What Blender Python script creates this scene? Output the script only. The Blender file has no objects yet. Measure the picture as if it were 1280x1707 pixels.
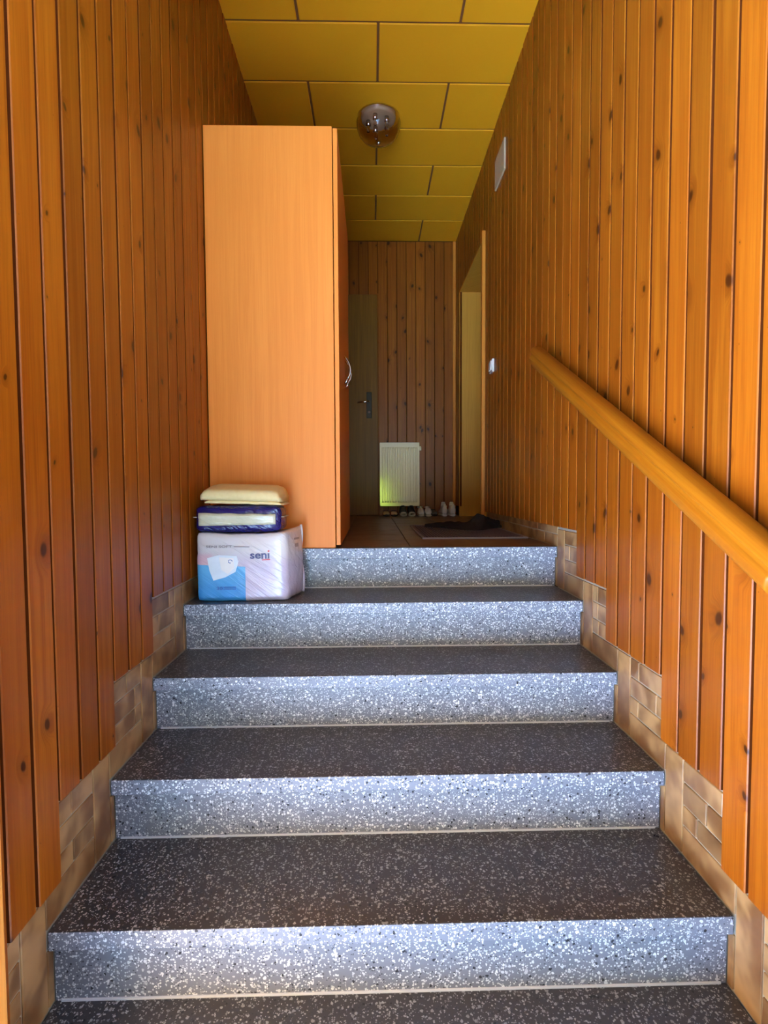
import bpy, bmesh, math, random
from mathutils import Vector, Matrix, noise

random.seed(7)
S = bpy.context.scene
COL = S.collection

# ------------------------------------------------------------------ camera
XL, XR, YB, ZC = -0.684, 0.776, 4.935, 2.48      # wall faces, back wall, ceiling (landing floor is z = 0)
FPX, PITCH, YAW, ROLL, CAMZ = 889.5, 0.0455, 0.0226, -0.0052, 0.2545
fw = Vector((math.sin(YAW) * math.cos(PITCH), math.cos(YAW) * math.cos(PITCH), -math.sin(PITCH)))
rt = Vector((math.cos(YAW), -math.sin(YAW), 0.0))
up = rt.cross(fw)
rt, up = (math.cos(ROLL) * rt + math.sin(ROLL) * up), (-math.sin(ROLL) * rt + math.cos(ROLL) * up)
cd = bpy.data.cameras.new('camera')
cam = bpy.data.objects.new('camera', cd)
COL.objects.link(cam)
cd.sensor_fit = 'VERTICAL'
cd.sensor_height = 36.0
cd.lens = FPX / 1707.0 * 36.0
cd.clip_start = 0.02
M = Matrix((rt, up, -fw)).transposed().to_4x4()
M.translation = Vector((0, 0, CAMZ))
cam.matrix_world = M
S.camera = cam

# ------------------------------------------------------------------ world, sun, exposure
w = bpy.data.worlds.new('sky')
S.world = w
w.use_nodes = True
wn = w.node_tree.nodes
bg = wn['Background']
sky = wn.new('ShaderNodeTexSky')
sky.sky_type = 'NISHITA'
sky.sun_disc = False
sky.sun_elevation = math.radians(41)
sky.sun_rotation = math.radians(98)
w.node_tree.links.new(sky.outputs[0], bg.inputs[0])
bg.inputs[1].default_value = 0.07
S.cycles.max_bounces = 12
S.cycles.diffuse_bounces = 8
S.cycles.glossy_bounces = 5
sd = bpy.data.lights.new('sun', 'SUN')
sd.energy = 34.0
sd.angle = 0.01
sd.color = (0.66, 0.82, 1.0)      # the photo is balanced for the warm interior
sun = bpy.data.objects.new('sun', sd)
COL.objects.link(sun)
sun.rotation_euler = Vector((-0.70, 0.10, -0.62)).to_track_quat('-Z', 'Y').to_euler()
S.view_settings.view_transform = 'Standard'
S.view_settings.look = 'None'
S.view_settings.gamma = 1.0
S.view_settings.use_curve_mapping = False
S.view_settings.exposure = 2.88


# ------------------------------------------------------------------ node helpers
def srgb(r, g, b):
    f = lambda c: (c / 12.92 if c <= 0.04045 else ((c + 0.055) / 1.055) ** 2.4)
    return (f(r / 255.0), f(g / 255.0), f(b / 255.0), 1.0)


class NT:
    def __init__(self, name):
        self.m = bpy.data.materials.new(name)
        self.m.use_nodes = True
        self.t = self.m.node_tree
        self.p = self.t.nodes['Principled BSDF']

    def n(self, typ, **kw):
        nd = self.t.nodes.new(typ)
        for k, v in kw.items():
            setattr(nd, k, v)
        return nd

    def put(self, sock, v):
        if isinstance(v, bpy.types.NodeSocket):
            self.t.links.new(v, sock)
        else:
            sock.default_value = v

    def math(self, op, a, b=0.0, c=None, clamp=False):
        nd = self.n('ShaderNodeMath', operation=op, use_clamp=clamp)
        self.put(nd.inputs[0], a)
        self.put(nd.inputs[1], b)
        if c is not None:
            self.put(nd.inputs[2], c)
        return nd.outputs[0]

    def mix(self, fac, a, b, blend='MIX'):
        nd = self.n('ShaderNodeMix', data_type='RGBA', blend_type=blend)
        self.put(nd.inputs[0], fac)
        self.put(nd.inputs[6], a)
        self.put(nd.inputs[7], b)
        return nd.outputs[2]

    def comb(self, x, y, z):
        nd = self.n('ShaderNodeCombineXYZ')
        for i, v in enumerate((x, y, z)):
            self.put(nd.inputs[i], v)
        return nd.outputs[0]

    def sep(self, v):
        nd = self.n('ShaderNodeSeparateXYZ')
        self.put(nd.inputs[0], v)
        return nd.outputs

    def noise(self, vec, scale=5.0, detail=2.0, rough=0.5, dist=0.0):
        nd = self.n('ShaderNodeTexNoise')
        self.put(nd.inputs['Vector'], vec)
        nd.inputs['Scale'].default_value = scale
        nd.inputs['Detail'].default_value = detail
        nd.inputs['Roughness'].default_value = rough
        nd.inputs['Distortion'].default_value = dist
        return nd.outputs[0]

    def smooth(self, v, lo, hi, a=0.0, b=1.0):
        nd = self.n('ShaderNodeMapRange', interpolation_type='SMOOTHSTEP')
        self.put(nd.inputs[0], v)
        for i, q in enumerate((lo, hi, a, b)):
            self.put(nd.inputs[i + 1], q)
        return nd.outputs[0]

    def pos(self):
        return self.n('ShaderNodeNewGeometry').outputs['Position']

    def obj(self):
        return self.n('ShaderNodeTexCoord').outputs['Object']

    def rnd(self):
        return self.n('ShaderNodeObjectInfo').outputs['Random']

    def bump(self, h, strength=0.3, dist=0.002):
        nd = self.n('ShaderNodeBump')
        nd.inputs['Strength'].default_value = strength
        nd.inputs['Distance'].default_value = dist
        self.put(nd.inputs['Height'], h)
        self.t.links.new(nd.outputs[0], self.p.inputs['Normal'])

    def set(self, **kw):
        for k, v in kw.items():
            self.put(self.p.inputs[k.replace('_', ' ')], v)
        return self.m


def plain(name, col, rough=0.5, metal=0.0, spec=0.5, var=0.06, scale=30.0):
    t = NT(name)
    nz = t.noise(t.pos(), scale, 3)
    c2 = tuple(min(1, c * (1 - 2.2 * var)) for c in col[:3]) + (1,)
    t.set(Base_Color=t.mix(nz, col, c2), Roughness=rough, Metallic=metal, Specular_IOR_Level=spec)
    return t.m


def wood(name, light, mid, dark, knotc, rough=0.34, knots=True, horiz=None, spread=0.55):
    """varnished pine: u runs across the boards, v along the grain"""
    t = NT(name)
    r = t.rnd()
    x, y, z = t.sep(t.pos())
    if horiz == 'rail':
        u = t.math('ADD', x, t.math('SUBTRACT', t.math('MULTIPLY', z, 0.89), t.math('MULTIPLY', y, 0.454))); v = t.math('ADD', t.math('MULTIPLY', y, 0.89), t.math('MULTIPLY', z, 0.454))
    else:
        u = t.math('ADD', x, y); v = z
    ro = t.math('MULTIPLY', r, 57.0)
    vv = t.math('ADD', v, ro)
    if knots:
        ku = t.math('MULTIPLY', u, 1 / 0.075)
        kv = t.math('MULTIPLY', vv, 1 / 0.33)
        vo = t.n('ShaderNodeTexVoronoi', voronoi_dimensions='2D', feature='F1')
        vo.inputs['Scale'].default_value = 1.0
        t.put(vo.inputs['Vector'], t.comb(ku, kv, 0.0))
        px, py, _ = t.sep(vo.outputs['Position'])
        dx = t.math('MULTIPLY', t.math('SUBTRACT', px, ku), 0.075 / 0.0115)
        dy = t.math('MULTIPLY', t.math('SUBTRACT', py, kv), 0.33 / 0.0165)
        rc, gc, bc = t.sep(vo.outputs['Color'])
        tilt = t.math('ADD', dx, t.math('MULTIPLY', dy, t.math('MULTIPLY', t.math('SUBTRACT', bc, 0.5), 0.9)))
        d = t.math('SQRT', t.math('ADD', t.math('MULTIPLY', tilt, tilt), t.math('MULTIPLY', dy, dy)))
        size = t.smooth(rc, 0.25, 1.0, 0.05, 1.2)
        kd = t.math('DIVIDE', d, size)
        knot = t.smooth(kd, 0.55, 1.15, 1.0, 0.0)
        halo = t.smooth(kd, 0.8, 3.6, 1.0, 0.0)
    else:
        knot = 0.0
        halo = 0.0
    ub = t.math('ADD', u, t.math('MULTIPLY', halo, 0.03))
    g1 = t.noise(t.comb(t.math('MULTIPLY', ub, 60.0), t.math('MULTIPLY', vv, 1.6), ro), 1.0, 4, 0.6, 0.6)
    g2 = t.noise(t.comb(t.math('MULTIPLY', ub, 300.0), t.math('MULTIPLY', vv, 6.0), ro), 1.0, 3, 0.6)
    g3 = t.noise(t.comb(t.math('MULTIPLY', u, 3.0), t.math('MULTIPLY', vv, 1.4), ro), 1.0, 2)
    c = t.mix(t.smooth(g1, 0.32, 0.70), light, mid)
    c = t.mix(t.math('MULTIPLY', t.smooth(g2, 0.45, 0.75), 0.30), c, dark)
    c = t.mix(t.math('MULTIPLY', t.smooth(g3, 0.35, 0.70), 0.55), c, mid)
    tone = t.math('ADD', 1.0 - spread / 2, t.math('MULTIPLY', r, spread))
    hs = t.n('ShaderNodeHueSaturation')
    t.put(hs.inputs['Value'], tone)
    t.put(hs.inputs['Color'], c)
    c = hs.outputs[0]
    if knots:
        c = t.mix(t.math('MULTIPLY', halo, 0.35), c, dark)
        c = t.mix(t.math('MULTIPLY', knot, 0.85), c, knotc)
    t.set(Base_Color=c, Roughness=t.math('ADD', rough, t.math('MULTIPLY', g1, 0.12)), Specular_IOR_Level=0.24)
    t.bump(t.math('ADD', g1, t.math('MULTIPLY', g2, 0.4)), 0.25, 0.0012)
    return t.m


def terrazzo(name, base, rough=0.3, chip_a=srgb(176, 180, 184), chip_b=srgb(226, 228, 226), few=0.0):
    t = NT(name)
    P = t.pos()

    def layer(scale, lo, hi):
        vo = t.n('ShaderNodeTexVoronoi', feature='F1')
        vo.inputs['Scale'].default_value = scale
        dn = t.n('ShaderNodeVectorMath', operation='ADD')
        nz = t.n('ShaderNodeTexNoise')
        nz.inputs['Scale'].default_value = scale * 1.3
        t.put(nz.inputs['Vector'], P)
        sc = t.n('ShaderNodeVectorMath', operation='SCALE')
        t.put(sc.inputs[0], nz.outputs['Color'])
        sc.inputs['Scale'].default_value = 0.8 / scale
        t.put(dn.inputs[0], P)
        t.put(dn.inputs[1], sc.outputs[0])
        t.put(vo.inputs['Vector'], dn.outputs[0])
        rc, gc, bc = t.sep(vo.outputs['Color'])
        rad = t.smooth(gc, 0.0, 1.0, 0.25, 0.52)
        inside = t.smooth(t.math('SUBTRACT', vo.outputs['Distance'], rad), -0.05, 0.03, 1.0, 0.0)
        return inside, rc, bc
    i1, r1, b1 = layer(135.0, 0, 0)
    i2, r2, b2 = layer(240.0, 0, 0)
    n1 = t.noise(P, 9.0, 3)
    c = t.mix(n1, base, tuple(0.72 * q for q in base[:3]) + (1,))
    w2 = t.math('MULTIPLY', i2, t.math('GREATER_THAN', r2, 0.55 + few))
    k2 = t.math('MULTIPLY', i2, t.math('LESS_THAN', r2, 0.10))
    w1 = t.math('MULTIPLY', i1, t.math('GREATER_THAN', r1, 0.64 + few))
    k1 = t.math('MULTIPLY', i1, t.math('LESS_THAN', r1, 0.07))
    white = t.mix(b1, chip_a, chip_b)
    c = t.mix(w2, c, white)
    c = t.mix(t.math('MULTIPLY', k2, 0.8), c, srgb(40, 42, 48))
    c = t.mix(w1, c, white)
    c = t.mix(k1, c, srgb(28, 29, 34))
    t.set(Base_Color=c, Roughness=t.math('ADD', rough, t.math('MULTIPLY', n1, 0.14)), Specular_IOR_Level=0.5)
    t.bump(t.math('ADD', w1, w2), 0.12, 0.0006)
    return t.m


MAT = {}
MAT['pine'] = wood('pine_panelling', srgb(159, 89, 16), srgb(137, 68, 9), srgb(92, 41, 3), srgb(46, 17, 3), 0.32, True, None, 0.36)
MAT['rail'] = wood('handrail_wood', srgb(166, 102, 16), srgb(150, 84, 10), srgb(120, 62, 6), srgb(120, 60, 20), 0.38, False, 'rail', 0.1)
MAT['beech'] = wood('beech_laminate', srgb(224, 132, 50), srgb(216, 122, 42), srgb(204, 108, 34), srgb(180, 110, 50), 0.42, False, None, 0.06)
MAT['door'] = wood('door_veneer', srgb(142, 94, 20), srgb(122, 76, 14), srgb(90, 54, 8), srgb(90, 54, 24), 0.38, False, None, 0.08)
MAT['lining'] = wood('lining_veneer', srgb(206, 144, 44), srgb(194, 130, 36), srgb(170, 108, 28), srgb(150, 100, 50), 0.42, False, None, 0.06)
MAT['frame'] = wood('entrance_frame_wood', srgb(226, 166, 84), srgb(206, 140, 60), srgb(160, 98, 38), srgb(120, 66, 24), 0.4, False, None, 0.05)
MAT['terrazzo'] = terrazzo('lit_terrazzo', srgb(124, 128, 136), 0.4)
MAT['terrazzo_top'] = terrazzo('shaded_terrazzo', srgb(64, 62, 64), 0.24, srgb(116, 118, 120), srgb(168, 170, 170), 0.08)   # polished tops; the treads' shade is put into their darker colour
MAT['grout'] = plain('grout', srgb(176, 168, 150), 0.85, var=0.1, scale=60)
MAT['bead'] = plain('mortar_bead', srgb(196, 200, 204), 0.7)
MAT['core'] = plain('wall_backing', srgb(70, 34, 8), 0.9)
MAT['groove'] = plain('groove_dark', srgb(86, 36, 4), 0.9, spec=0.08)
MAT['lamp_base'] = plain('lamp_base_enamel', srgb(196, 168, 132), 0.35)
MAT['steel'] = plain('brushed_steel', srgb(200, 196, 188), 0.28, 1.0)
MAT['chrome'] = plain('chrome', srgb(225, 222, 215), 0.12, 1.0, var=0.02)
MAT['darkplate'] = plain('dark_bronze_plate', srgb(48, 34, 24), 0.4, 0.4)
MAT['white_enamel'] = plain('white_enamel', srgb(244, 220, 174), 0.10, var=0.02)
MAT['cream_plastic'] = plain('cream_plastic', srgb(188, 166, 124), 0.5, var=0.02)
MAT['trim_wood'] = wood('edge_trim_wood', srgb(206, 128, 40), srgb(190, 110, 28), srgb(150, 80, 16), srgb(100, 50, 10), 0.42, False, None, 0.06)
MAT['white_plastic'] = plain('white_plastic', srgb(216, 206, 188), 0.4, var=0.02)
MAT['ochre_batten'] = plain('ceiling_joint', srgb(120, 68, 14), 0.9)


def skirting_tile():
    t = NT('glazed_skirting_tile')
    o = t.obj()
    r = t.rnd()
    vadd = t.n('ShaderNodeVectorMath', operation='ADD')
    t.put(vadd.inputs[0], t.pos())
    t.put(vadd.inputs[1], t.comb(t.math('MULTIPLY', r, 31.0), t.math('MULTIPLY', r, 13.0), 0.0))
    n1 = t.noise(vadd.outputs[0], 11.0, 2, 0.5, 0.3)
    n2 = t.noise(vadd.outputs[0], 140.0, 2)
    c = t.mix(t.smooth(n1, 0.32, 0.66), srgb(116, 78, 42), srgb(176, 140, 92))
    c = t.mix(t.math('MULTIPLY', t.smooth(r, 0.62, 1.0), 0.55), c, srgb(88, 60, 36))
    c = t.mix(t.math('MULTIPLY', n2, 0.18), c, srgb(150, 116, 74))
    t.set(Base_Color=c, Roughness=0.34)
    t.bump(n1, 0.15, 0.002)
    return t.m


MAT['tile'] = skirting_tile()


def floor_tile_mat():
    t = NT('brown_floor_tile')
    r = t.rnd()
    n = t.noise(t.pos(), 14, 4)
    c = t.mix(n, srgb(134, 94, 64), srgb(104, 72, 48))
    c = t.mix(t.math('MULTIPLY', r, 0.35), c, srgb(84, 58, 42))
    t.set(Base_Color=c, Roughness=t.math('ADD', 0.32, t.math('MULTIPLY', n, 0.15)))
    return t.m


MAT['floor_tile'] = floor_tile_mat()


def ceiling_mat():
    t = NT('ochre_ceiling_board')
    r = t.rnd()
    n = t.noise(t.pos(), 3.0, 3)
    f = t.noise(t.pos(), 420.0, 2)
    c = t.mix(n, srgb(240, 166, 16), srgb(228, 152, 12))
    c = t.mix(t.math('MULTIPLY', r, 0.25), c, srgb(218, 146, 12))
    t.set(Base_Color=c, Roughness=0.75, Specular_IOR_Level=0.25)
    t.bump(f, 0.25, 0.001)
    return t.m


MAT['ceiling'] = ceiling_mat()


# ------------------------------------------------------------------ object helpers
def link(name, mesh, mat=None, parent=None, loc=(0, 0, 0), rot=(0, 0, 0)):
    o = bpy.data.objects.new(name, mesh)
    COL.objects.link(o)
    o.location = loc
    o.rotation_euler = rot
    if mat is not None and len(mesh.materials) == 0:
        mesh.materials.append(mat if not isinstance(mat, str) else MAT[mat])
    if parent is not None:
        o.parent = parent
    return o


def empty(name, loc=(0, 0, 0), rot=(0, 0, 0)):
    o = bpy.data.objects.new(name, None)
    COL.objects.link(o)
    o.location = loc
    o.rotation_euler = rot
    o.empty_display_size = 0.1
    return o


def tag(o, label, cat, group=None):
    o['label'] = label
    o['category'] = cat
    if group:
        o['group'] = group
    return o


def struct(o, label=None):
    o['kind'] = 'structure'
    if label:
        o['label'] = label
    return o


def mesh_of(bm, name='mesh', smooth=False):
    bmesh.ops.recalc_face_normals(bm, faces=bm.faces)
    me = bpy.data.meshes.new(name)
    bm.to_mesh(me)
    bm.free()
    if smooth:
        for p in me.polygons:
            p.use_smooth = True
    return me


def add_box(bm, lo, hi):
    vs = [bm.verts.new((x, y, z)) for x in (lo[0], hi[0]) for y in (lo[1], hi[1]) for z in (lo[2], hi[2])]
    for f in ((0, 1, 3, 2), (4, 6, 7, 5), (0, 4, 5, 1), (2, 3, 7, 6), (0, 2, 6, 4), (1, 5, 7, 3)):
        bm.faces.new([vs[i] for i in f])


def box_mesh(lo, hi, bev=0.0, seg=1, smooth=False):
    bm = bmesh.new()
    add_box(bm, lo, hi)
    if bev > 0:
        bmesh.ops.bevel(bm, geom=list(bm.edges), offset=bev, segments=seg, profile=0.5, affect='EDGES')
    return mesh_of(bm, 'box', smooth)


def boxes_mesh(lst, bev=0.0):
    bm = bmesh.new()
    for lo, hi in lst:
        add_box(bm, lo, hi)
    if bev > 0:
        bmesh.ops.bevel(bm, geom=list(bm.edges), offset=bev, segments=1, affect='EDGES')
    return mesh_of(bm)


def loft_mesh(rings, closed=True, caps=True, smooth=True):
    bm = bmesh.new()
    R = [[bm.verts.new(p) for p in ring] for ring in rings]
    n = len(R[0])
    for a, b in zip(R, R[1:]):
        for i in range(n if closed else n - 1):
            j = (i + 1) % n
            bm.faces.new((a[i], a[j], b[j], b[i]))
    if caps and closed:
        bm.faces.new(R[0][::-1])
        bm.faces.new(R[-1])
    return mesh_of(bm, 'loft', smooth)


def lathe_mesh(prof, n=40, smooth=True):
    rings = [[(r * math.cos(2 * math.pi * i / n), r * math.sin(2 * math.pi * i / n), z) for i in range(n)] for r, z in prof]
    return loft_mesh(rings, True, False, smooth)


def tube_mesh(path, rad, n=10):
    P = [Vector(p) for p in path]
    rings = []
    for i, p in enumerate(P):
        d = (P[min(i + 1, len(P) - 1)] - P[max(i - 1, 0)]).normalized()
        a = d.cross(Vector((0, 0, 1)) if abs(d.z) < 0.9 else Vector((1, 0, 0))).normalized()
        b = d.cross(a)
        r = rad[i] if isinstance(rad, (list, tuple)) else rad
        rings.append([p + r * (math.cos(2 * math.pi * k / n) * a + math.sin(2 * math.pi * k / n) * b) for k in range(n)])
    return loft_mesh(rings)


def text_mesh(body, size, bold=0.0, extrude=0.0003):
    cu = bpy.data.curves.new('lettering', 'FONT')
    cu.body = body
    cu.size = size
    cu.offset = bold
    cu.extrude = extrude
    cu.align_x = 'LEFT'
    cu.resolution_u = 4
    tmp = bpy.data.objects.new('tmp_lettering', cu)
    COL.objects.link(tmp)
    dg = bpy.context.evaluated_depsgraph_get()
    me = bpy.data.meshes.new_from_object(tmp.evaluated_get(dg))
    bpy.data.objects.remove(tmp)
    bpy.data.curves.remove(cu)
    return me


def text_part(body, x0, x1, z, y, mat, parent, height=None, bold=0.0, name='lettering'):
    """flat print on a face that looks towards -Y (parent space); fitted to x0..x1, baseline z"""
    me = text_mesh(body, 0.1, bold)
    xs = [v.co.x for v in me.vertices]
    ys = [v.co.y for v in me.vertices]
    sx = (x1 - x0) / (max(xs) - min(xs))
    sy = sx if height is None else height / (max(ys) - min(ys))
    mx = min(xs)
    for v in me.vertices:
        c = v.co
        v.co = (x0 + (c.x - mx) * sx, y - c.z, z + c.y * sy)
    return link(name, me, mat, parent)


# ------------------------------------------------------------------ stairs
RISE, RUN, N5 = 0.1719, 0.2849, 2.2484
NOSE = [N5 - (5 - i) * RUN for i in range(6)]       # NOSE[5] landing edge, NOSE[0] lowest tread in view
TZ = [-(5 - i) * RISE for i in range(6)]
TX0, TX1 = XL - 0.012, XR + 0.012

stairs = empty('staircase', (0, 1.2, TZ[0] - RISE))
tag(stairs, 'speckled grey terrazzo staircase of wide straight steps rising to the brown landing', 'staircase')


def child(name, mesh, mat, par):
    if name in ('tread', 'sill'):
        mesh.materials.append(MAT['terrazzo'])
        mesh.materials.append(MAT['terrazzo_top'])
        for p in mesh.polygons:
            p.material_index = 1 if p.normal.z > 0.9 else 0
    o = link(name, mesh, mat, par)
    o.location = Vector((0, 0, 0)) - par.location
    return o


for i in range(-1, 6):
    zn = TZ[i] if i >= 0 else TZ[0] - RISE
    yn = NOSE[i] if i >= 0 else NOSE[0] - RUN
    back = yn + (0.012 if i == 5 else RUN + 0.026)
    if i < 0:
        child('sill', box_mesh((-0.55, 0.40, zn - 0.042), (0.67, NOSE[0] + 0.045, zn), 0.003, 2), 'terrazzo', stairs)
    elif i < 5:
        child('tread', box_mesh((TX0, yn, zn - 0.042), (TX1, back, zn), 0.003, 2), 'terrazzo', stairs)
    else:
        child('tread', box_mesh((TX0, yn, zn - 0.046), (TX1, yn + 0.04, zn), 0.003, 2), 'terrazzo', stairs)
    if i >= 0:
        child('riser', box_mesh((XL - 0.011, yn + 0.022, zn - RISE), (XR + 0.011, yn + 0.052, zn - 0.042)), 'terrazzo', stairs)
        child('mortar_bead', box_mesh((XL + 0.001, yn + 0.0185, zn - RISE - 0.001), (XR - 0.001, yn + 0.024, zn - RISE + 0.0045), 0.001), 'bead', stairs)


# ------------------------------------------------------------------ landing floor
fl = struct(link('floor', box_mesh((XL - 0.02, N5 + 0.038, -0.15), (XR + 0.62, YB + 0.02, -0.004)), 'darkplate'))
tw = 0.30
yy = N5 + 0.041
tile_cache = {}
row = 0
while yy < YB:
    y1 = min(yy + tw, YB + 0.01)
    x = 0.163 - tw * 3 + 0.001
    while x < XR + 0.6:
        x1 = x + tw
        a, b = max(x, XL - 0.02), min(x1, XR + 0.6)
        if yy < 3.66 or y1 > 4.7:
            b = min(b, XR + 0.014)
        if b - a > 0.02:
            key = (round(b - a, 3), round(y1 - yy, 3))
            if key not in tile_cache:
                tile_cache[key] = box_mesh((0.002, 0.002, -0.008), (key[0] - 0.002, key[1] - 0.002, 0), 0.0012)
            link('floor_tile', tile_cache[key], 'floor_tile', fl, (a, yy, 0))
        x = x1
    yy = y1

# ------------------------------------------------------------------ walls and planks
PW, PT = 0.0861, 0.014
plank_cache = {}


def plank_mesh(length, width=PW, groove=0.0095):
    key = (round(length, 3), round(width, 4), groove)
    if key not in plank_cache:
        h, g = width / 2, groove / 2
        prof = [(-h, 0.0), (-h, 0.002), (-h + g, 0.002), (-h + g, PT - 0.0022), (-h + g + 0.0022, PT),
                (h - g - 0.0022, PT), (h - g, PT - 0.0022), (h - g, 0.002), (h, 0.002), (h, 0.0)]
        me = loft_mesh([[(a, -b, 0.0) for a, b in prof], [(a, -b, length) for a, b in prof]], smooth=False)
        me.materials.append(MAT['pine'])
        me.materials.append(MAT['groove'])              # darker colour on the groove faces
        for p in me.polygons:
            if abs(p.normal.z) < 0.5 and p.center.y > -(PT - 0.0024):
                p.material_index = 1
        plank_cache[key] = me
    return plank_cache[key]


def plank(parent, side, u, z0, z1, width=PW):
    """side: L faces +X, R faces -X, B faces -Y; u is the board centre along the wall"""
    jit = random.uniform(-0.0008, 0.0012)
    me = plank_mesh(z1 - z0, width, 0.0045 if side == 'B' else 0.0095)
    if side == 'L':
        loc, rz = (XL - PT + jit, u, z0), math.pi / 2
    elif side == 'R':
        loc, rz = (XR + PT - jit, u, z0), -math.pi / 2
    else:
        loc, rz = (u, YB + PT - jit, z0), 0.0
    return link('plank', me, 'pine', parent, loc, (0, 0, rz))


wl = struct(link('wall_left', box_mesh((XL - 0.22, 0.82, -1.45), (XL - 0.026, YB + 0.2, ZC + 0.1)), 'core'))
OPN0, OPN1, OPZ = 3.69, 4.695, 1.945
wr = struct(link('wall_right', boxes_mesh([((XR + 0.026, 0.82, -1.45), (XR + 0.30, OPN0 - 0.02, ZC + 0.1)),
                                           ((XR + 0.026, OPN0 - 0.02, OPZ + 0.02), (XR + 0.30, OPN1 + 0.02, ZC + 0.1)),
                                           ((XR + 0.026, OPN1 + 0.02, -0.15), (XR + 0.30, YB + 0.2, ZC + 0.1))]), 'core'))
wb = struct(link('wall_back', boxes_mesh([((XL - 0.026, YB + PT, -0.15), (XR + 0.026, YB + 0.2, ZC + 0.1))]), 'core'))


def bottom(y, side):
    for i in range(6):
        off = 0.03 if side == 'R' else 0.015
        if y < NOSE[i] + off:
            return TZ[i] + 0.088 if side == 'R' or i < 5 else TZ[4] + 0.088
    return 0.088


u = 1.065 - PW / 2 - PW                           # left wall, groove positions read from the photo
k = 0
while u < YB - 0.02:
    b = TZ[0] - RISE if u < 0.95 else bottom(u, 'L')
    plank(wl, 'L', u, b if u < 2.30 else 0.088, ZC)
    u += PW
u = 1.059 - PW / 2
while u < YB - 0.01:
    if OPN0 - 0.03 < u < OPN1 + 0.03:
        plank(wr, 'R', u, OPZ + 0.012, ZC)
    else:
        plank(wr, 'R', u, bottom(u, 'R') if u < 2.30 else 0.088, ZC)
    u += PW if not (2.68 < u < 2.76) else PW + 0.008

DX0, DX1, DZ = XL + 0.002, 0.062, 2.0
u = DX1 + 0.004 + PW / 2
while u < XR + 0.02:
    plank(wb, 'B', u, 0.0, ZC)
    u += PW
u = DX1 + 0.004 - PW / 2
while u > XL - 0.03:
    plank(wb, 'B', u, DZ + 0.002, ZC)
    u -= PW
tr = struct(link('trim_1', box_mesh((0.748, YB - 0.018, 0.0), (XR - 0.001, YB - 0.0005, ZC - 0.002), 0.003), 'trim_wood'))

# ------------------------------------------------------------------ glazed skirting tiles that climb with the stairs
skirt_cache = {}


def skirt_tile(par, side, y0, y1, z0, z1):
    g = 0.0022
    key = (side, round(y1 - y0, 3), round(z1 - z0, 3))
    if key not in skirt_cache:
        skirt_cache[key] = box_mesh((0, -(y1 - y0) / 2 + g, -(z1 - z0) / 2 + g), (0.009, (y1 - y0) / 2 - g, (z1 - z0) / 2 - g), 0.0016)
    jx = random.uniform(0, 0.0012)
    x = XL - 0.0225 + jx if side == 'L' else XR + 0.0135 - jx
    link('tile', skirt_cache[key], 'tile', par, (x, (y0 + y1) / 2, (z0 + z1) / 2))


for side, name in (('L', 'baseboard_left'), ('R', 'baseboard_right')):
    x0, x1 = (XL - 0.026, XL - 0.0165) if side == 'L' else (XR + 0.0165, XR + 0.026)
    # grout bed
    bed = [((x0, NOSE[0] - 0.30, TZ[0] - 0.06), (x1, NOSE[0], TZ[0] + 0.084))]
    for i in range(0, 5):
        bed.append(((x0, NOSE[i], TZ[i] - 0.19), (x1, NOSE[i + 1], TZ[i + 1] + 0.084)))
    bed.append(((x0, NOSE[5], -0.15), (x1, OPN0 - 0.03 if side == 'R' else YB, 0.09)))
    bb = struct(link(name, boxes_mesh(bed), 'grout'))
    VW = 0.083
    for i in range(-1, 5):
        ys = NOSE[i] if i >= 0 else NOSE[0] - RUN
        zt = TZ[i] if i >= 0 else TZ[0] - RISE
        yv = ys + RUN - VW
        skirt_tile(bb, side, yv, ys + RUN, zt, zt + RISE + 0.077)           # upright tile at the nosing
        skirt_tile(bb, side, ys + RUN, ys + RUN + 0.0235, zt, zt + RISE - 0.043)   # cut piece behind the overhang
        rows = [0.0, 0.077, 0.130, 0.190, 0.249]
        for q in range(4):
            za, zb = zt + rows[q], zt + rows[q + 1]
            if q == 0:
                cuts = [ys, yv]
            else:
                c = ys + random.choice((0.055, 0.10, 0.15)) + random.uniform(-0.01, 0.01)
                cuts = [ys, c, yv]
            for a, b in zip(cuts, cuts[1:]):
                skirt_tile(bb, side, a, b, za, zb)
    y = NOSE[5]
    end = OPN0 - 0.03 if side == 'R' else YB
    k = 0
    while y < end - 0.02:
        y2 = min(y + (0.196 if k else 0.17), end)
        skirt_tile(bb, side, y, y2, 0.0, 0.052)
        y = y2
        k += 1
    y = NOSE[5]
    while y < end - 0.02:
        y2 = min(y + 0.27, end)
        skirt_tile(bb, side, y, y2, 0.052, 0.089)
        y = y2

# ------------------------------------------------------------------ ceiling boards in running bond
ce = struct(link('ceiling', box_mesh((XL - 0.03, 0.82, ZC + 0.006), (XR + 0.03, YB + 0.03, ZC + 0.16)), 'ochre_batten'))
PD = 0.3784
ceil_cache = {}
y0 = 2.6605 - 5 * PD
rowi = 0
while y0 < YB - 0.05:
    ya, yb2 = max(y0, 0.82), min(y0 + PD, YB + 0.012)
    joints = [XL - 0.02] + ([0.045] if rowi % 2 == 1 else [-0.337, 0.439]) + [XR + 0.02]
    for a, b in zip(joints, joints[1:]):
        key = (round(b - a, 3), round(yb2 - ya, 3))
        if key not in ceil_cache:
            ceil_cache[key] = box_mesh((0.006, 0.006, 0), (key[0] - 0.006, key[1] - 0.006, 0.009), 0.003)
        link('ceiling_panel', ceil_cache[key], 'ceiling', ce, (a, ya, ZC))
    y0 += PD
    rowi += 1

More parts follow.
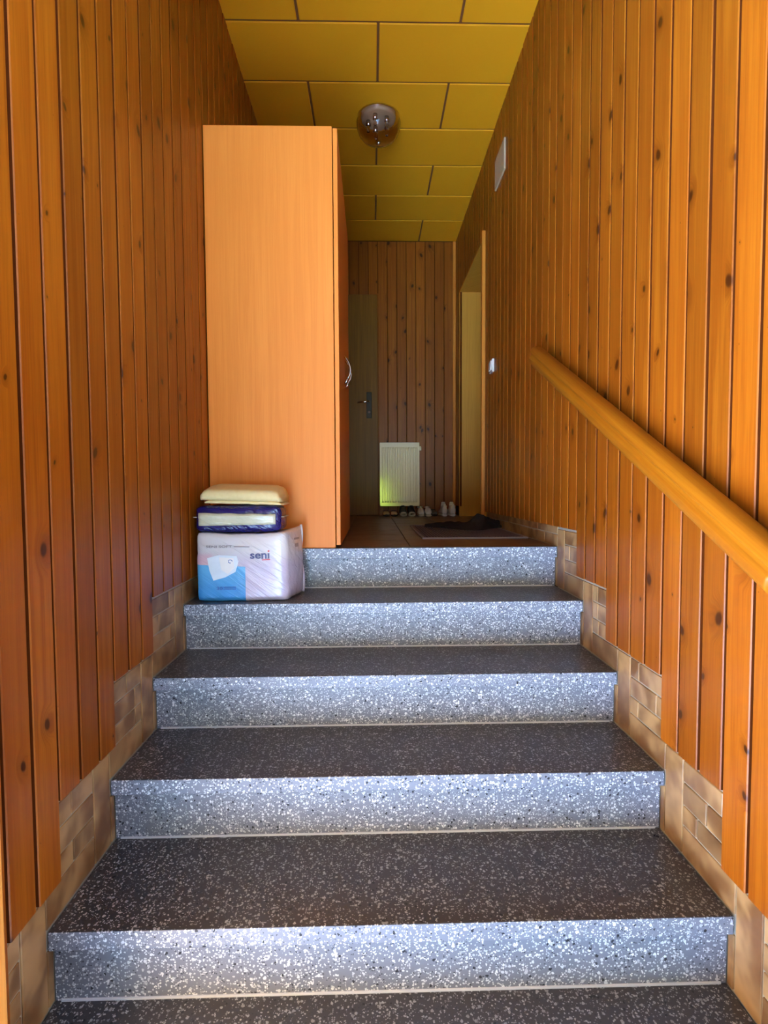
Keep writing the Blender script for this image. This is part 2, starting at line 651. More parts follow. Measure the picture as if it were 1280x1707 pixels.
# ------------------------------------------------------------------ door at the back
d1 = struct(link('door_1', box_mesh((DX0, YB - 0.026, 0.004), (DX1 - 0.003, YB + 0.012, DZ), 0.003), 'door'), 'plain brown veneered door beside the radiator')
pl = link('handle_plate', box_mesh((-0.044, YB - 0.033, 0.888), (0.004, YB - 0.0255, 1.125), 0.004, 2), 'darkplate', d1)
link('lever_handle', tube_mesh([(-0.02, YB - 0.032, 1.035), (-0.02, YB - 0.062, 1.035), (-0.026, YB - 0.072, 1.035), (-0.06, YB - 0.074, 1.03), (-0.125, YB - 0.070, 1.024)], [0.010, 0.009, 0.009, 0.0085, 0.007]), 'chrome', d1)
link('keyhole_rose', lathe_mesh([(0.0, 0.004), (0.012, 0.004), (0.014, 0.0), (0.0, 0.0)], 16), 'steel', d1, (-0.02, YB - 0.033, 0.945), (math.pi / 2, 0, 0))
t2 = struct(link('trim_2', box_mesh((DX1 - 0.003, YB - 0.022, 0.0), (DX1 + 0.006, YB + 0.012, DZ + 0.012), 0.002), 'pine'))

# ------------------------------------------------------------------ doorway in the right wall
dl = empty('door_2', (XR, OPN0, 0.0))
struct(dl, 'deep doorway lined in smooth ochre veneer at the end of the landing')


def dpart(name, lo, hi, mat, bev=0.002):
    o = link(name, box_mesh(lo, hi, bev), mat, dl)
    o.location = -dl.location
    return o


dpart('jamb', (XR - 0.004, OPN1, 0.0), (XR + 0.31, OPN1 + 0.02, OPZ + 0.02), 'lining')
dpart('jamb', (XR + 0.002, OPN0 - 0.02, 0.0), (XR + 0.31, OPN0, OPZ + 0.02), 'lining')
dpart('lintel', (XR - 0.004, OPN0, OPZ), (XR + 0.31, OPN1, OPZ + 0.02), 'lining')
dpart('edge_trim', (XR - 0.022, OPN0 - 0.030, 0.0), (XR + 0.004, OPN0 + 0.004, 1.985), 'trim_wood', 0.003)
dpart('door_leaf', (XR + 0.27, OPN0 + 0.003, 0.006), (XR + 0.308, OPN1 - 0.003, OPZ - 0.004), 'door')

# ------------------------------------------------------------------ entrance wall and frame round the open front door
EX0, EX1, EY0, EY1, EZ = -0.560, 0.690, 0.62, 0.82, 1.56
wf = struct(link('wall_front', boxes_mesh([((-4.0, EY0, -1.6), (EX0 - 0.03, EY1, 4.4)), ((EX1 + 0.03, EY0, -1.6), (4.0, EY1, 4.4)),
                                           ((EX0 - 0.03, EY0, EZ + 0.03), (EX1 + 0.03, EY1, 4.4))]),
                 plain('house_render', srgb(214, 204, 184), 0.9)))
d3 = empty('door_3', (EX0, EY0, -1.03))
struct(d3, 'sunlit wooden frame of the front door')


def fpart(name, lo, hi, bev=0.004):
    o = link(name, box_mesh(lo, hi, bev, 2), 'frame', d3)
    o.location = -d3.location


fpart('frame_post', (EX0 - 0.045, EY0 - 0.015, -1.20), (EX0, EY1 - 0.055, EZ))
fpart('frame_rebate', (EX0 - 0.045, EY1 - 0.055, -1.20), (EX0 - 0.016, EY1 - 0.004, EZ))
fpart('frame_post', (EX1, EY0 - 0.015, -1.20), (EX1 + 0.045, EY1 - 0.004, EZ))
fpart('frame_head', (EX0 - 0.045, EY0 - 0.015, EZ), (EX1 + 0.045, EY1 - 0.004, EZ + 0.045))

# ------------------------------------------------------------------ outside: sunlit paving and lawn behind the camera
struct(link('floor_outside', box_mesh((-12, -24.0, -1.30), (12, EY0, -1.204)), plain('sunlit_paving', srgb(166, 186, 216), 0.85)))


def grass_mat():
    t = NT('shrub_bed')
    n = t.noise(t.pos(), 3.0, 4)
    t.set(Base_Color=t.mix(n, srgb(176, 196, 30), srgb(206, 216, 44)), Roughness=0.9)
    return t.m


bm = bmesh.new()
prof = [(-9.0, -1.21), (-10.0, -1.15), (-11.5, -0.5), (-13.0, 0.2), (-14.5, 0.5), (-18.0, 0.6), (-18.0, -1.5), (-9.0, -1.5)]
ra = [bm.verts.new((0.05, y, z)) for y, z in prof]
rb = [bm.verts.new((0.78, y, z)) for y, z in prof]
for q in range(len(prof)):
    bm.faces.new((ra[q], ra[(q + 1) % len(prof)], rb[(q + 1) % len(prof)], rb[q]))
bm.faces.new(ra[::-1])
bm.faces.new(rb)
struct(link('floor_shrub_bed', mesh_of(bm), grass_mat()))
struct(link('wall_shade_blocker', box_mesh((1.35, -6.0, -1.3), (1.55, EY0, 0.10), 0.01), plain('shade_blocker', srgb(120, 104, 88), 0.9)))  # unseen wall, added to shade the paving on the right and dim the left wall

# ------------------------------------------------------------------ wardrobe
wd = empty('wardrobe', (XL + 0.004, 2.262, 0.0))
tag(wd, 'tall pale beech wardrobe standing on the landing against the panelled wall', 'wardrobe')
WX, WD, WH, WL = 0.525, 0.018, 1.737, 0.965          # body depth, door thickness, height, length along the hall


def wpart(name, lo, hi, mat='beech', bev=0.0015):
    return link(name, box_mesh(lo, hi, bev, 2), mat, wd)


wpart('side_panel', (0, 0, 0.0), (WX, 0.018, WH))
wpart('side_panel', (0, WL - 0.018, 0.0), (WX, WL, WH))
wpart('top_panel', (0.0, 0.018, WH - 0.02), (WX - 0.002, WL - 0.018, WH - 0.002))
wpart('bottom_panel', (0.0, 0.018, 0.06), (WX - 0.002, WL - 0.018, 0.078))
wpart('plinth', (WX - 0.05, 0.018, 0.0), (WX - 0.034, WL - 0.018, 0.06))
wpart('back_panel', (0.0, 0.018, 0.06), (0.004, WL - 0.018, WH - 0.02))
for dside in (0, 1):
    ya = 0.001 + dside * WL / 2
    dr = wpart('door', (WX + 0.0035, ya + 0.0015, 0.012), (WX + 0.0035 + WD, ya + WL / 2 - 0.003, WH - 0.006))
    hy = WL / 2 + (0.05 if dside else -0.045)
    pts = []
    for q in range(15):
        a = q / 14.0
        pts.append((WX + WD + 0.0035 + 0.030 * math.sin(math.pi * a) ** 0.8, hy, 0.775 + 0.135 * a))
    link('handle', tube_mesh(pts, 0.005, 8), 'chrome', dr)
for fx in (0.079, 0.472, 0.509):
    link('cam_fitting', lathe_mesh([(0, 0.004), (0.004, 0.004), (0.005, 0.0), (0, 0)], 10), 'steel', wd, (fx, 0.012, WH - 0.001))

# ------------------------------------------------------------------ handrail on the right wall
hr = empty('handrail', (XR, 2.338, 0.827))
tag(hr, 'thick rounded wooden handrail sloping up the panelled wall beside the steps', 'handrail')
A = Vector((XR - 0.058, 2.338, 0.826))
B = Vector((XR - 0.058, 0.90, 0.093))
ax = (B - A).normalized()
side_v = Vector((-1, 0, 0))
upv = side_v.cross(ax)
if upv.z < 0:
    upv = -upv
prof = []
NQ = 96
for q in range(NQ):                                   # rounded oval with a shallow groove on the room side
    a = 2 * math.pi * q / NQ
    cx = math.copysign(abs(math.cos(a)) ** 0.72, math.cos(a)) * 0.030
    cz = math.copysign(abs(math.sin(a)) ** 0.72, math.sin(a)) * 0.041
    if math.cos(a) > 0.3:
        cx -= 0.013 * max(0.0, 1 - abs(cz - 0.005) / 0.009)
    prof.append((cx, cz))
rings = []
for s, tt in ((0.88, 0.0), (0.96, 0.004), (1.0, 0.010), (1.0, 1.60), (1.0, 1.606)):
    rings.append([A + ax * tt + (side_v * a + upv * b) * s - hr.location for a, b in prof])
link('rail', loft_mesh(rings), 'rail', hr)
for tt in (0.25, 1.36):
    P = A + ax * tt - upv * 0.030 + Vector((0.012, 0, 0))
    b = link('bracket', tube_mesh([p - hr.location for p in (P, P + Vector((0, 0, -0.018)), P + Vector((0.012, 0, -0.026)), Vector((XR - 0.002, P.y, P.z - 0.028)))], 0.0055, 8), 'steel', hr)
    link('wall_rose', lathe_mesh([(0, 0.006), (0.016, 0.005), (0.019, 0), (0, 0)], 18), 'steel', b, Vector((XR - 0.0005, P.y, P.z - 0.028)) - hr.location, (0, -math.pi / 2, 0))

# ------------------------------------------------------------------ ceiling lamp
LX, LY = 0.054, 3.315
lp = empty('ceiling_lamp', (LX, LY, ZC))
lp.scale = (1.09, 1.09, 1.09)
tag(lp, 'round clear glass dome lamp with small bulbs fixed to the ochre ceiling', 'lamp')
link('base_plate', lathe_mesh([(0.0, -0.018), (0.085, -0.018), (0.094, -0.012), (0.096, 0.0), (0.0, 0.0)], 40), 'lamp_base', lp)
tg = NT('clear_lamp_glass')
nz = tg.n('ShaderNodeTexVoronoi')
nz.inputs['Scale'].default_value = 55.0
tg.put(nz.inputs['Vector'], tg.pos())
tg.bump(nz.outputs['Distance'], 0.25, 0.002)
tg.set(Base_Color=(0.90, 0.82, 0.74, 1), Roughness=0.04, Transmission_Weight=1.0, IOR=1.25)
outer = [(0.118, -0.004), (0.122, -0.03), (0.119, -0.06), (0.108, -0.09), (0.088, -0.112), (0.055, -0.127), (0.02, -0.133), (0.0, -0.1335)]
inner = [(max(r - 0.004, 0), z + (0.004 if r < 0.1 else 0)) for r, z in outer]
link('glass_dome', lathe_mesh(outer + inner[::-1] + [outer[0]], 48), tg.m, lp)
for q in range(5):
    a = 2 * math.pi * q / 5 + 0.6
    hx, hy = 0.056 * math.cos(a), 0.056 * math.sin(a)
    h = link('lamp_holder', lathe_mesh([(0, -0.018), (0.012, -0.018), (0.013, -0.045), (0.0, -0.046)], 14), 'chrome', lp, (hx, hy, 0))
    link('bulb', lathe_mesh([(0.0, -0.045), (0.007, -0.046), (0.0085, -0.06), (0.0075, -0.078), (0.0, -0.083)], 12), tg.m, h)
link('finial', lathe_mesh([(0.0, -0.128), (0.011, -0.131), (0.010, -0.139), (0.005, -0.145), (0.0, -0.146)], 16), 'chrome', lp)

# ------------------------------------------------------------------ plate and switch on the right wall
vp = link('wall_plate', box_mesh((-0.010, -0.118, -0.088), (0.0015, 0.118, 0.088), 0.003, 2), 'cream_plastic', None, (XR, 3.235, 2.16))
tag(vp, 'blank off-white cover plate high on the panelling above the light switch', 'plate')
sw = empty('light_switch', (XR, 3.43, 1.025))
tag(sw, 'small white light switch beside the doorway trim', 'switch')
link('switch_frame', box_mesh((-0.012, -0.041, -0.041), (0.0015, 0.041, 0.041), 0.003, 2), 'white_plastic', sw)
link('rocker', box_mesh((-0.020, -0.029, -0.029), (-0.011, 0.029, 0.029), 0.003, 2), 'white_plastic', sw, (0, 0, 0), (0, 0.06, 0))

# ------------------------------------------------------------------ radiator
RX0, RX1, RZ0, RZ1, RY = 0.075, 0.430, 0.088, 0.660, YB - 0.115
rd = empty('radiator', ((RX0 + RX1) / 2, RY, RZ0))
tag(rd, 'white ribbed panel radiator hung low on the back wall', 'radiator')


def rpart(name, mesh, mat='white_enamel', par=None):
    o = link(name, mesh, mat, par or rd)
    o.location = -rd.location if par is None else (0, 0, 0)
    return o


def flutes(y, amp):
    pts = []
    n = 14
    wv = (RX1 - RX0 - 0.03) / n
    pts.append((RX0, y))
    for q in range(n):
        x = RX0 + 0.015 + q * wv
        pts += [(x, y), (x + wv * 0.12, y), (x + wv * 0.30, y - amp), (x + wv * 0.70, y - amp), (x + wv * 0.88, y)]
    pts.append((RX1 - 0.015, y))
    pts.append((RX1, y))
    return pts


bm = bmesh.new()
fp = flutes(RY, 0.008)
lev = [(RZ0, 0.0), (RZ0 + 0.03, 0.0), (RZ0 + 0.045, 1.0), (RZ1 - 0.055, 1.0), (RZ1 - 0.04, 0.0), (RZ1, 0.0)]
grid = [[bm.verts.new((x, RY + (y - RY) * f, z)) for x, y in fp] for z, f in lev]
for a, b in zip(grid, grid[1:]):
    for q in range(len(a) - 1):
        bm.faces.new((a[q], a[q + 1], b[q + 1], b[q]))
ext = bmesh.ops.extrude_face_region(bm, geom=list(bm.faces))
for v in [g for g in ext['geom'] if isinstance(g, bmesh.types.BMVert)]:
    v.co.y = RY + 0.012
rpart('front_panel', mesh_of(bm))
rpart('side_cover', box_mesh((RX0 - 0.002, RY + 0.006, RZ0 + 0.012), (RX0 + 0.002, RY + 0.085, RZ1 - 0.004)))
rpart('side_cover', box_mesh((RX1 - 0.002, RY + 0.006, RZ0 + 0.012), (RX1 + 0.002, RY + 0.085, RZ1 - 0.004)))
rpart('rear_panel', box_mesh((RX0, RY + 0.07, RZ0), (RX1, RY + 0.085, RZ1), 0.003))
rpart('top_grille', boxes_mesh([((RX0 + 0.004 + q * 0.0193, RY + 0.012, RZ1 - 0.012), (RX0 + 0.012 + q * 0.0193, RY + 0.07, RZ1 - 0.004)) for q in range(18)]))
for x in (RX0 + 0.06, RX1 - 0.06):
    rpart('wall_bracket', box_mesh((x - 0.012, RY + 0.085, RZ0 + 0.05), (x + 0.012, YB + 0.002, RZ1 - 0.05)), 'steel')
rpart('valve', lathe_mesh([(0, -0.02), (0.010, -0.02), (0.011, 0.012), (0.006, 0.02), (0, 0.02)], 14), 'white_enamel').location = Vector((RX1 + 0.012, RY + 0.04, RZ1 - 0.05)) - rd.location

# ------------------------------------------------------------------ door mat and dark cloth
mt = empty('door_mat', (0.51, 3.05, 0.0))
tag(mt, 'flat dark purple-grey ribbed door mat on the brown landing tiles', 'mat')
mat_rib = plain('mat_rib', srgb(112, 98, 106), 0.9, var=0.15, scale=200)
mat_base = plain('mat_base', srgb(66, 52, 56), 0.95)
link('backing', box_mesh((-0.258, -0.43, 0.0), (0.258, 0.43, 0.005), 0.002), mat_base, mt)
link('border', boxes_mesh([((-0.262, -0.436, 0.0005), (0.262, -0.424, 0.0085)), ((-0.262, 0.424, 0.0005), (0.262, 0.436, 0.0085)),
                           ((-0.262, -0.424, 0.0005), (-0.25, 0.424, 0.0085)), ((0.25, -0.424, 0.0005), (0.262, 0.424, 0.0085))]), plain('mat_edge', srgb(140, 130, 134), 0.8), mt)
rib = box_mesh((-0.0035, -0.424, 0.004), (0.0035, 0.424, 0.0085), 0.001)
for q in range(33):
    link('rib', rib, mat_rib, mt, (-0.24 + q * 0.015, 0, 0))

tcl = NT('black_cloth')
wv = tcl.noise(tcl.pos(), 260, 2)
tcl.set(Base_Color=tcl.mix(wv, srgb(34, 28, 28), srgb(52, 44, 44)), Roughness=0.9, Specular_IOR_Level=0.2)
bm = bmesh.new()
NX, NY = 60, 30
top = []
for j in range(NY + 1):
    rowv = []
    for i in range(NX + 1):
        s, tq = i / NX, j / NY * 2 - 1
        cx = 0.335 + 0.45 * s
        half = 0.018 + 0.15 * (math.sin(math.pi * min(1, s * 0.92 + 0.02)) ** 0.8) * (0.25 + 0.75 * s)
        cy = 3.33 - 0.16 * math.sin(s * 2.6) + 0.04 * math.sin(9 * s)
        n1 = noise.noise(Vector((cx * 9, tq * 1.6, 1.3)))
        n2 = noise.noise(Vector((cx * 22, tq * 4, 5.1)))
        edge = max(0.0, 1 - abs(tq) ** 2.4)
        hgt = (0.018 + 0.055 * s * math.sin(math.pi * min(1, s * 0.9 + 0.05)) + 0.028 * math.exp(-((s - 0.78) / 0.2) ** 2))
        z = 0.010 + edge * hgt * (0.75 + 0.8 * n1 + 0.35 * n2)
        rowv.append(bm.verts.new((cx + 0.012 * n2, cy + tq * half + 0.02 * n1, max(0.0095, z))))
    top.append(rowv)
for a, b in zip(top, top[1:]):
    for i in range(NX):
        bm.faces.new((a[i], a[i + 1], b[i + 1], b[i]))
ext = bmesh.ops.extrude_face_region(bm, geom=list(bm.faces))
for v in [g for g in ext['geom'] if isinstance(g, bmesh.types.BMVert)]:
    v.co.z = max(0.0087, v.co.z - 0.006)
tag(link('crumpled_cloth', mesh_of(bm, 'cloth', True), tcl.m), 'crumpled black cloth dropped on the ribbed door mat', 'cloth')


# ------------------------------------------------------------------ shoes along the back wall
def shoe_section(y, hw, z0, zt, n=16, flat=0.75):
    pts = []
    for q in range(n):
        a = 2 * math.pi * q / n
        cx, sz = math.cos(a), math.sin(a)
        x = math.copysign(abs(cx) ** 0.7, cx) * hw * (1.0 if sz < 0 else 1.0 - 0.22 * sz)
        z = (z0 + zt) / 2 + math.copysign(abs(sz) ** 0.7, sz) * (zt - z0) / 2
        pts.append((x, y, z))
    return pts


def make_shoe(label, upper_mat, sole_mat, lining_mat, L=0.24, W=0.075, high=0.085, toe=0.05, heel_to_camera=False, tab=False, grp=None, open_back=False, sole_h=0.020):
    r = empty('shoe')
    tag(r, label, 'shoe', grp)
    hw = W / 2
    prof = [(0.0, 0.55), (0.03, 0.82), (0.10, 0.97), (0.25, 1.0), (0.45, 0.92), (0.65, 0.84), (0.85, 0.84), (0.96, 0.72), (1.0, 0.5)]
    link('sole', loft_mesh([shoe_section(L * (t - 0.5), hw * k, 0.0, sole_h + 0.006 * t) for t, k in prof]), sole_mat, r)
    hs = []
    for t, k in prof:
        if t < 0.3:
            h = toe * (0.55 + 0.45 * math.sin(math.pi / 2 * min(1, t / 0.25)))
        elif t < 0.6:
            h = toe + (high - toe) * (t - 0.3) / 0.3
        else:
            h = high * (1.0 if not open_back else 0.55)
        hs.append(h)
    link('upper', loft_mesh([shoe_section(L * (t - 0.5), hw * k * 0.96, 0.016, h) for (t, k), h in zip(prof, hs)]), upper_mat, r)
    z = high
    coll = [(0.028 * math.cos(2 * math.pi * q / 16) * (W / 0.075), L * 0.26 + 0.045 * math.sin(2 * math.pi * q / 16), z + 0.002) for q in range(16)]
    coll2 = [(p[0] * 0.72, (p[1] - L * 0.26) * 0.78 + L * 0.26, z + 0.001) for p in coll]
    coll3 = [(p[0] * 0.6, (p[1] - L * 0.26) * 0.7 + L * 0.26, z - 0.004) for p in coll]
    base = [(p[0] * 1.02, p[1], z - 0.012) for p in coll]
    link('collar', loft_mesh([base, coll, coll2, coll3]), lining_mat, r)
    if tab:
        link('tongue', loft_mesh([[(sx * 0.020, -0.005, high - 0.008), (sx * 0.017, 0.014, high + 0.028), (sx * 0.010, 0.018, high + 0.033)] for sx in (-1, -0.4, 0.4, 1)], closed=False, caps=False), upper_mat, r)
        link('heel_tab', box_mesh((-0.010, L * 0.44, high - 0.012), (0.010, L * 0.47, high + 0.018), 0.003, 2), upper_mat, r)
        for q in range(4):
            link('lace', tube_mesh([(-0.019, -0.012 - q * 0.016, toe + 0.026 - q * 0.007), (0, -0.014 - q * 0.016, toe + 0.032 - q * 0.007), (0.019, -0.012 - q * 0.016, toe + 0.026 - q * 0.007)], 0.0025, 6), lining_mat, r)
    if heel_to_camera:
        r.rotation_euler = (0, 0, math.pi)
    return r


m_black = plain('black_leather', srgb(30, 24, 22), 0.45)
m_cream = plain('cream_sole', srgb(206, 192, 160), 0.7)
m_white = plain('white_canvas', srgb(226, 220, 208), 0.7)
m_greyf = plain('grey_felt', srgb(120, 108, 92), 0.9)
m_brownl = plain('brown_lining', srgb(64, 44, 30), 0.8)
FZ = 0.0


def shoe_pair(xs, y, grp, labels, **kw):
    for x, lab in zip(xs, labels):
        s = make_shoe(label=lab, grp=grp, **kw)
        s.location = (x, y, FZ)


shoe_pair((0.128, 0.198), 4.80, 'low dark flats', labels=('low cream-toed flat shoe beside the brown door', 'low cream-toed flat shoe next to the black strapped shoe'), upper_mat=m_cream, sole_mat=m_black, lining_mat=m_black, L=0.20, W=0.064, high=0.045, toe=0.034)
shoe_pair((0.279, 0.354), 4.80, 'black strapped shoes', labels=('taller black shoe with cream sole beside the cream-toed flat', 'taller black shoe with cream sole beside the white slipper'), upper_mat=m_black, sole_mat=m_cream, lining_mat=m_black, L=0.22, W=0.070, high=0.092, toe=0.050, sole_h=0.040)
shoe_pair((0.437, 0.500), 4.79, 'white slippers', labels=('rounded white slipper beside the black cream-soled shoe', 'rounded white slipper beside the small grey felt shoe'), upper_mat=m_white, sole_mat=m_cream, lining_mat=m_white, L=0.22, W=0.060, high=0.080, toe=0.074, open_back=True)
s = make_shoe('small grey felt shoe between white slippers and white sneakers', m_greyf, m_brownl, m_brownl, L=0.20, W=0.060, high=0.055, toe=0.048)
s.location = (0.557, 4.82, FZ)
shoe_pair((0.640, 0.714), 4.79, 'white sneakers', labels=('tall white sneaker beside the small grey felt shoe', 'tall white sneaker in the corner by the doorway'), upper_mat=m_white, sole_mat=m_white, lining_mat=m_white, L=0.235, W=0.068, high=0.092, toe=0.055, heel_to_camera=True, tab=True)


# ------------------------------------------------------------------ packs stacked on the step
def soft_box(w, d, h, nx=24, ny=12, nz=16, rnd=0.02, amp=0.0, seed=0.0, bulge=(0, 0, 0), taper=0.0, sag=0.0, flat_front=False, splay=0.0):
    """rounded pillow-like pack, base centred at the origin, front towards -Y"""
    bm = bmesh.new()
    bmesh.ops.create_cube(bm, size=2.0)
    bmesh.ops.subdivide_edges(bm, edges=list(bm.edges), cuts=15, use_grid_fill=True)
    for v in bm.verts:
        x, y, z = v.co
        px, py, pz = x * w / 2, y * d / 2, z * h / 2
        # rounded-box projection
        ix, iy, iz = [max(-(q / 2 - rnd), min(q / 2 - rnd, p)) for q, p in ((w, px), (d, py), (h, pz))]
        dv = Vector((px - ix, py - iy, pz - iz))
        if dv.length > 1e-6:
            dv = dv.normalized() * rnd
        q = Vector((ix, iy, iz)) + dv
        q.x += bulge[0] * x * (1 - y * y) * (1 - z * z)
        if not (flat_front and y < -0.5):
            q.y += bulge[1] * y * (1 - x * x) * (1 - z * z)
        q.z += bulge[2] * z * (1 - x * x) * (1 - y * y)
        if z > 0.5:
            q.z += -sag * (1 - x * x)
        q.x *= 1 - taper * (z + 1) / 2
        if splay and x > 0:
            q.x += splay * x * (y + 1) / 2
            q.z += 0.018 * max(0.0, z) ** 4 * x ** 6 * max(0.0, (y + 1) / 2)
        if amp:
            nn = noise.noise(Vector((q.x * 24 + seed, q.y * 24, q.z * 24))) + 0.5 * noise.noise(Vector((q.x * 60, q.y * 60 + seed, q.z * 60)))
            k = 0.25 if (flat_front and y < -0.9) else 1.0
            q += Vector((0, 0, 0)) + Vector((x, y, z)).normalized() * nn * amp * k
        v.co = q + Vector((0, 0, h / 2))
    return mesh_of(bm, 'pack', True)


def film_bump(t, scale=34.0, strength=0.5, dist=0.003):
    o = t.obj()
    x, y, z = t.sep(o)
    a = t.math('ADD', t.math('MULTIPLY', x, 0.75), t.math('MULTIPLY', z, 1.1))
    b = t.math('SUBTRACT', t.math('MULTIPLY', x, 0.3), t.math('MULTIPLY', z, 0.22))
    n = t.noise(t.comb(t.math('MULTIPLY', a, scale), t.math('MULTIPLY', b, scale * 0.35), t.math('MULTIPLY', y, scale)), 1.0, 3, 0.6, 0.8)
    t.bump(n, strength, dist)


PKW, PKD, PKH = 0.334, 0.165, 0.262
PY = 2.008
zt4 = TZ[4]
pk = empty('diaper_pack', (-0.492, PY + PKD / 2, zt4 + 0.001))
tag(pk, 'large white and light blue plastic-wrapped diaper pack standing on the step', 'package')
pk.rotation_euler = (0, 0, math.radians(1.0))
tp = NT('diaper_pack_print')
ox, oy, oz = tp.sep(tp.obj())
lilac = srgb(186, 172, 184)
white = srgb(200, 190, 184)
c = tp.mix(tp.smooth(oz, 0.12, 0.20), lilac, white)
pink = tp.math('MULTIPLY', tp.smooth(ox, -0.10, -0.12), tp.smooth(oz, 0.19, 0.17))
c = tp.mix(pink, c, srgb(206, 170, 172))
edge = tp.math('ADD', 0.140, tp.math('MULTIPLY', tp.math('ADD', ox, 0.16), -0.05))
blue = tp.math('MULTIPLY', tp.smooth(ox, 0.0135, 0.0120), tp.math('MULTIPLY', tp.smooth(tp.math('SUBTRACT', oz, edge), 0.0015, -0.0015), tp.math('LESS_THAN', oy, -0.05)))
c = tp.mix(blue, c, tp.mix(tp.smooth(oz, 0.02, 0.14), srgb(66, 142, 196), srgb(96, 166, 204)))
tp.set(Base_Color=c, Roughness=0.22, Specular_IOR_Level=0.6)
film_bump(tp, 30.0, 0.8, 0.005)
link('wrapped_body', soft_box(PKW, PKD, PKH, rnd=0.014, amp=0.003, seed=3.0, bulge=(0.010, 0.01, 0.0), taper=0.015, sag=0.008, flat_front=True, splay=0.046), tp.m, pk)
navy = plain('navy_print', srgb(34, 30, 92), 0.3)
red = plain('red_print', srgb(206, 52, 66), 0.3)
greyp = plain('grey_print', srgb(126, 114, 112), 0.3)
padw = plain('pad_picture_print', srgb(222, 226, 226), 0.3, var=0.1)
bluep = plain('blue_print', srgb(36, 92, 160), 0.3)
FY = -PKD / 2 - 0.0032


def flat_print(name, pts, mat, y=FY, par=None):
    bm = bmesh.new()
    n = len(pts)
    a = [bm.verts.new((x, y, z)) for x, z in pts]
    b = [bm.verts.new((x, y + 0.0018, z)) for x, z in pts]
    bm.faces.new(a)
    bm.faces.new(b[::-1])
    for i in range(n):
        bm.faces.new((a[i], a[(i + 1) % n], b[(i + 1) % n], b[i]))
    return link(name, mesh_of(bm), mat, par or pk)


text_part('sen\u0131', 0.032, 0.104, 0.162, FY, navy, pk, 0.021, 0.0025, 'brand_lettering')
flat_print('brand_dot', [(0.098, 0.187), (0.104, 0.187), (0.104, 0.1925), (0.098, 0.1925)], red)
flat_print('brand_underline', [(0.076, 0.1545), (0.106, 0.1560), (0.106, 0.1600), (0.076, 0.1580)], red)
text_part('SENI SOFT', -0.131, -0.035, 0.204, FY, greyp, pk, 0.0085, 0.001, 'range_lettering')
flat_print('fine_print_line', [(-0.028, 0.2055), (0.030, 0.2045), (0.030, 0.2075), (-0.028, 0.2085)], greyp)
flat_print('pad_picture', [(-0.128, 0.165), (-0.085, 0.176), (-0.018, 0.172), (-0.012, 0.150), (-0.024, 0.112), (-0.062, 0.092), (-0.106, 0.080), (-0.120, 0.118)], padw, FY + 0.0006)
flat_print('pad_fold', [(-0.084, 0.168), (-0.030, 0.164), (-0.028, 0.126), (-0.052, 0.104), (-0.076, 0.120)], plain('pad_fold_print', srgb(236, 226, 214), 0.3), FY + 0.0001)
ring = [(-0.042 + 0.007 * math.cos(q * 0.45), 0.152 + 0.006 * math.sin(q * 0.45)) for q in range(12)]
link('round_mark', tube_mesh([(x, FY + 0.0003, z) for x, z in ring], 0.0014, 6), bluep, pk)
text_part('30', -0.094, -0.072, 0.045, FY, bluep, pk, 0.012, 0.001, 'count_lettering')
for zz in (0.046, 0.053):
    flat_print('fine_print_line', [(-0.068, zz), (-0.022, zz), (-0.022, zz + 0.0025), (-0.068, zz + 0.0025)], bluep)
for (zz, hh, ww) in ((0.225, 0.008, 0.05), (0.196, 0.014, 0.03), (0.09, 0.012, 0.035), (0.125, 0.008, 0.02)):
    link('side_print', box_mesh((0.0, -ww / 2, zz), (0.0014, ww / 2, zz + hh)), greyp, pk, (PKW / 2 + 0.0285, 0.0, 0), (0, 0, -math.atan(0.046 / PKD)))
# welded film seams: along the right rear edge and a corner tip
seam = []
for q in range(20):
    a = q / 19
    seam.append((PKW / 2 + 0.040 - 0.008 * a + 0.004 * math.sin(a * 9), PKD / 2 - 0.012 + 0.004 * math.sin(a * 6), 0.004 + a * (PKH + 0.012)))
link('film_seam', loft_mesh([[(x, y, z), (x + 0.009, y + 0.006, z), (x + 0.009, y + 0.0068, z), (x, y + 0.001, z)] for x, y, z in seam]), tp.m, pk)

# navy pack
NW, ND, NH = 0.318, 0.150, 0.100
nv = empty('navy_pack', (-0.506, PY + 0.012 + ND / 2, zt4 + PKH - 0.001))
tag(nv, 'glossy navy wrapped pack with white label band resting on the diaper pack', 'package')
tn = NT('navy_film')
nn = tn.noise(tn.obj(), 20, 3)
tn.set(Base_Color=tn.mix(nn, srgb(18, 15, 72), srgb(28, 24, 96)), Roughness=0.15, Specular_IOR_Level=0.7)
film_bump(tn, 60.0, 1.0, 0.006)
link('wrapped_body', soft_box(NW, ND, NH, rnd=0.020, amp=0.004, seed=11.0, bulge=(0.006, 0.006, 0.002)), tn.m, nv)
tl = NT('white_label_film')
ln = tl.noise(tl.obj(), 30, 3)
tl.set(Base_Color=tl.mix(ln, srgb(206, 198, 164), srgb(186, 178, 146)), Roughness=0.2, Specular_IOR_Level=0.6)
film_bump(tl, 60.0, 0.8, 0.005)
rings = []
for q in range(25):
    a = q / 24
    x = -0.143 + 0.286 * a
    yb = -ND / 2 - 0.0120 - 0.002 * math.sin(a * 11)
    z0 = 0.026 + 0.004 * a
    z1 = 0.074 - 0.006 * a + 0.001 * math.sin(a * 20)
    zm = 0.054 + 0.002 * math.sin(a * 9)
    rings.append([(x, yb, z0), (x, yb - 0.002, (z0 + zm) / 2), (x, yb + 0.001, zm - 0.002), (x, yb - 0.003, zm + 0.003), (x, yb, z1), (x, yb + 0.012, z1), (x, yb + 0.012, z0)])
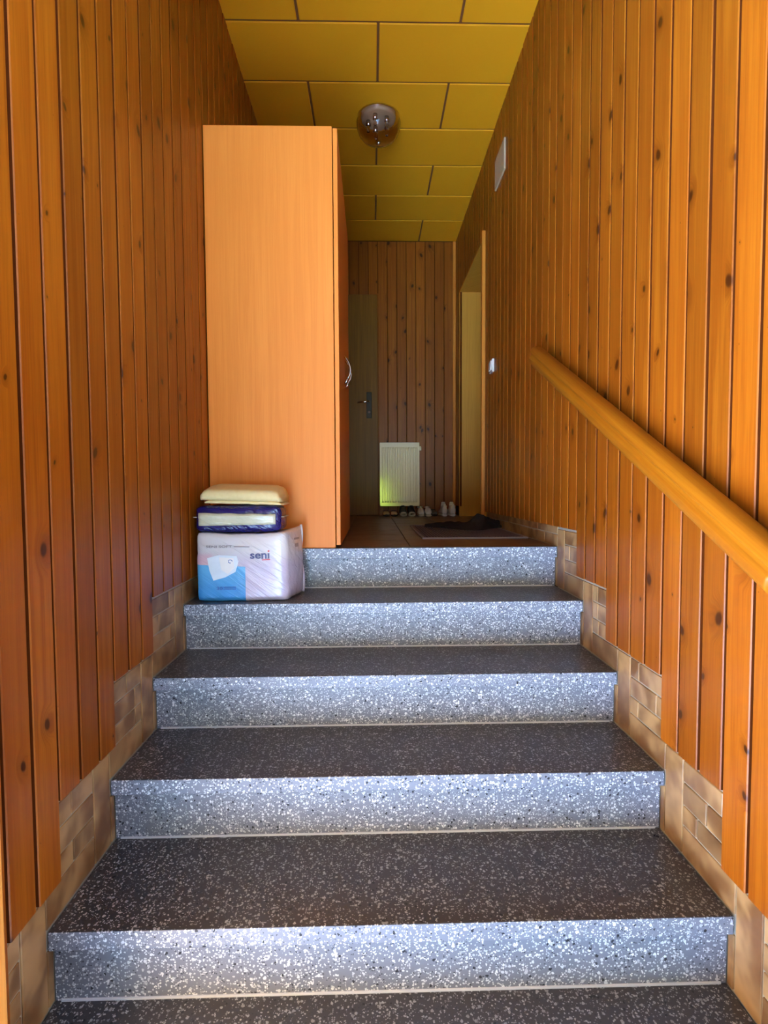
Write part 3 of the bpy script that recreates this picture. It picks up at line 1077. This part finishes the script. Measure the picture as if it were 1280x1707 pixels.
link('label_band', loft_mesh(rings), tl.m, nv)
for sx in (-1, 1):
    link('end_seal', box_mesh((min(sx * NW / 2 - sx * 0.004, sx * NW / 2 + sx * 0.012), -0.06, 0.0555), (max(sx * NW / 2 - sx * 0.004, sx * NW / 2 + sx * 0.012), 0.06, 0.058), 0.0005), tl.m, nv)

# cream folded pad on top
fp_o = empty('folded_pad', (-0.490, PY + 0.012 + 0.075, nv.location.z + NH + 0.006))
tag(fp_o, 'cream folded bed pad lying on top of the navy pack', 'bed pad')
fp_o.rotation_euler = (math.radians(0), math.radians(1.6), math.radians(-3))
tcr = NT('cream_pad')
cn = tcr.noise(tcr.pos(), 70, 3)
tcr.set(Base_Color=tcr.mix(cn, srgb(230, 206, 146), srgb(214, 186, 124)), Roughness=0.75)
tcr.bump(cn, 0.25, 0.002)


def fold_layer(x0, x1, y0, y1, z0, th, seed, hump=0.003):
    """flat folded layer whose front edge is a rounded fold"""
    rings = []
    for q in range(29):
        a = q / 28
        x = x0 + (x1 - x0) * a
        e = max(0.0, 1 - abs(2 * a - 1) ** 12)
        t2 = th * (0.5 + 0.5 * e ** 0.6)
        wob = 0.002 * noise.noise(Vector((x * 30, seed, 0)))
        ring = []
        for k2 in range(9):
            an = -math.pi / 2 - math.pi * k2 / 8
            ring.append((x, y0 + t2 / 2 + math.cos(an) * t2 / 2 + wob, z0 + t2 / 2 + math.sin(an) * t2 / 2 + wob))
        ring += [(x, y0 + (y1 - y0) * 0.35, z0 + t2 + hump * 0.7 * e), (x, y0 + (y1 - y0) * 0.7, z0 + t2 + hump * e), (x, y1, z0 + t2 + hump * 0.8 * e), (x, y1, z0), (x, y0 + (y1 - y0) * 0.5, z0)]
        rings.append(ring)
    return loft_mesh(rings)


link('under_layer', fold_layer(-0.140, 0.152, -0.066, 0.085, 0.0, 0.012, 1.0), tcr.m, fp_o)
link('folded_bundle', fold_layer(-0.152, 0.148, -0.082, 0.085, 0.011, 0.045, 4.0, 0.020), tcr.m, fp_o)
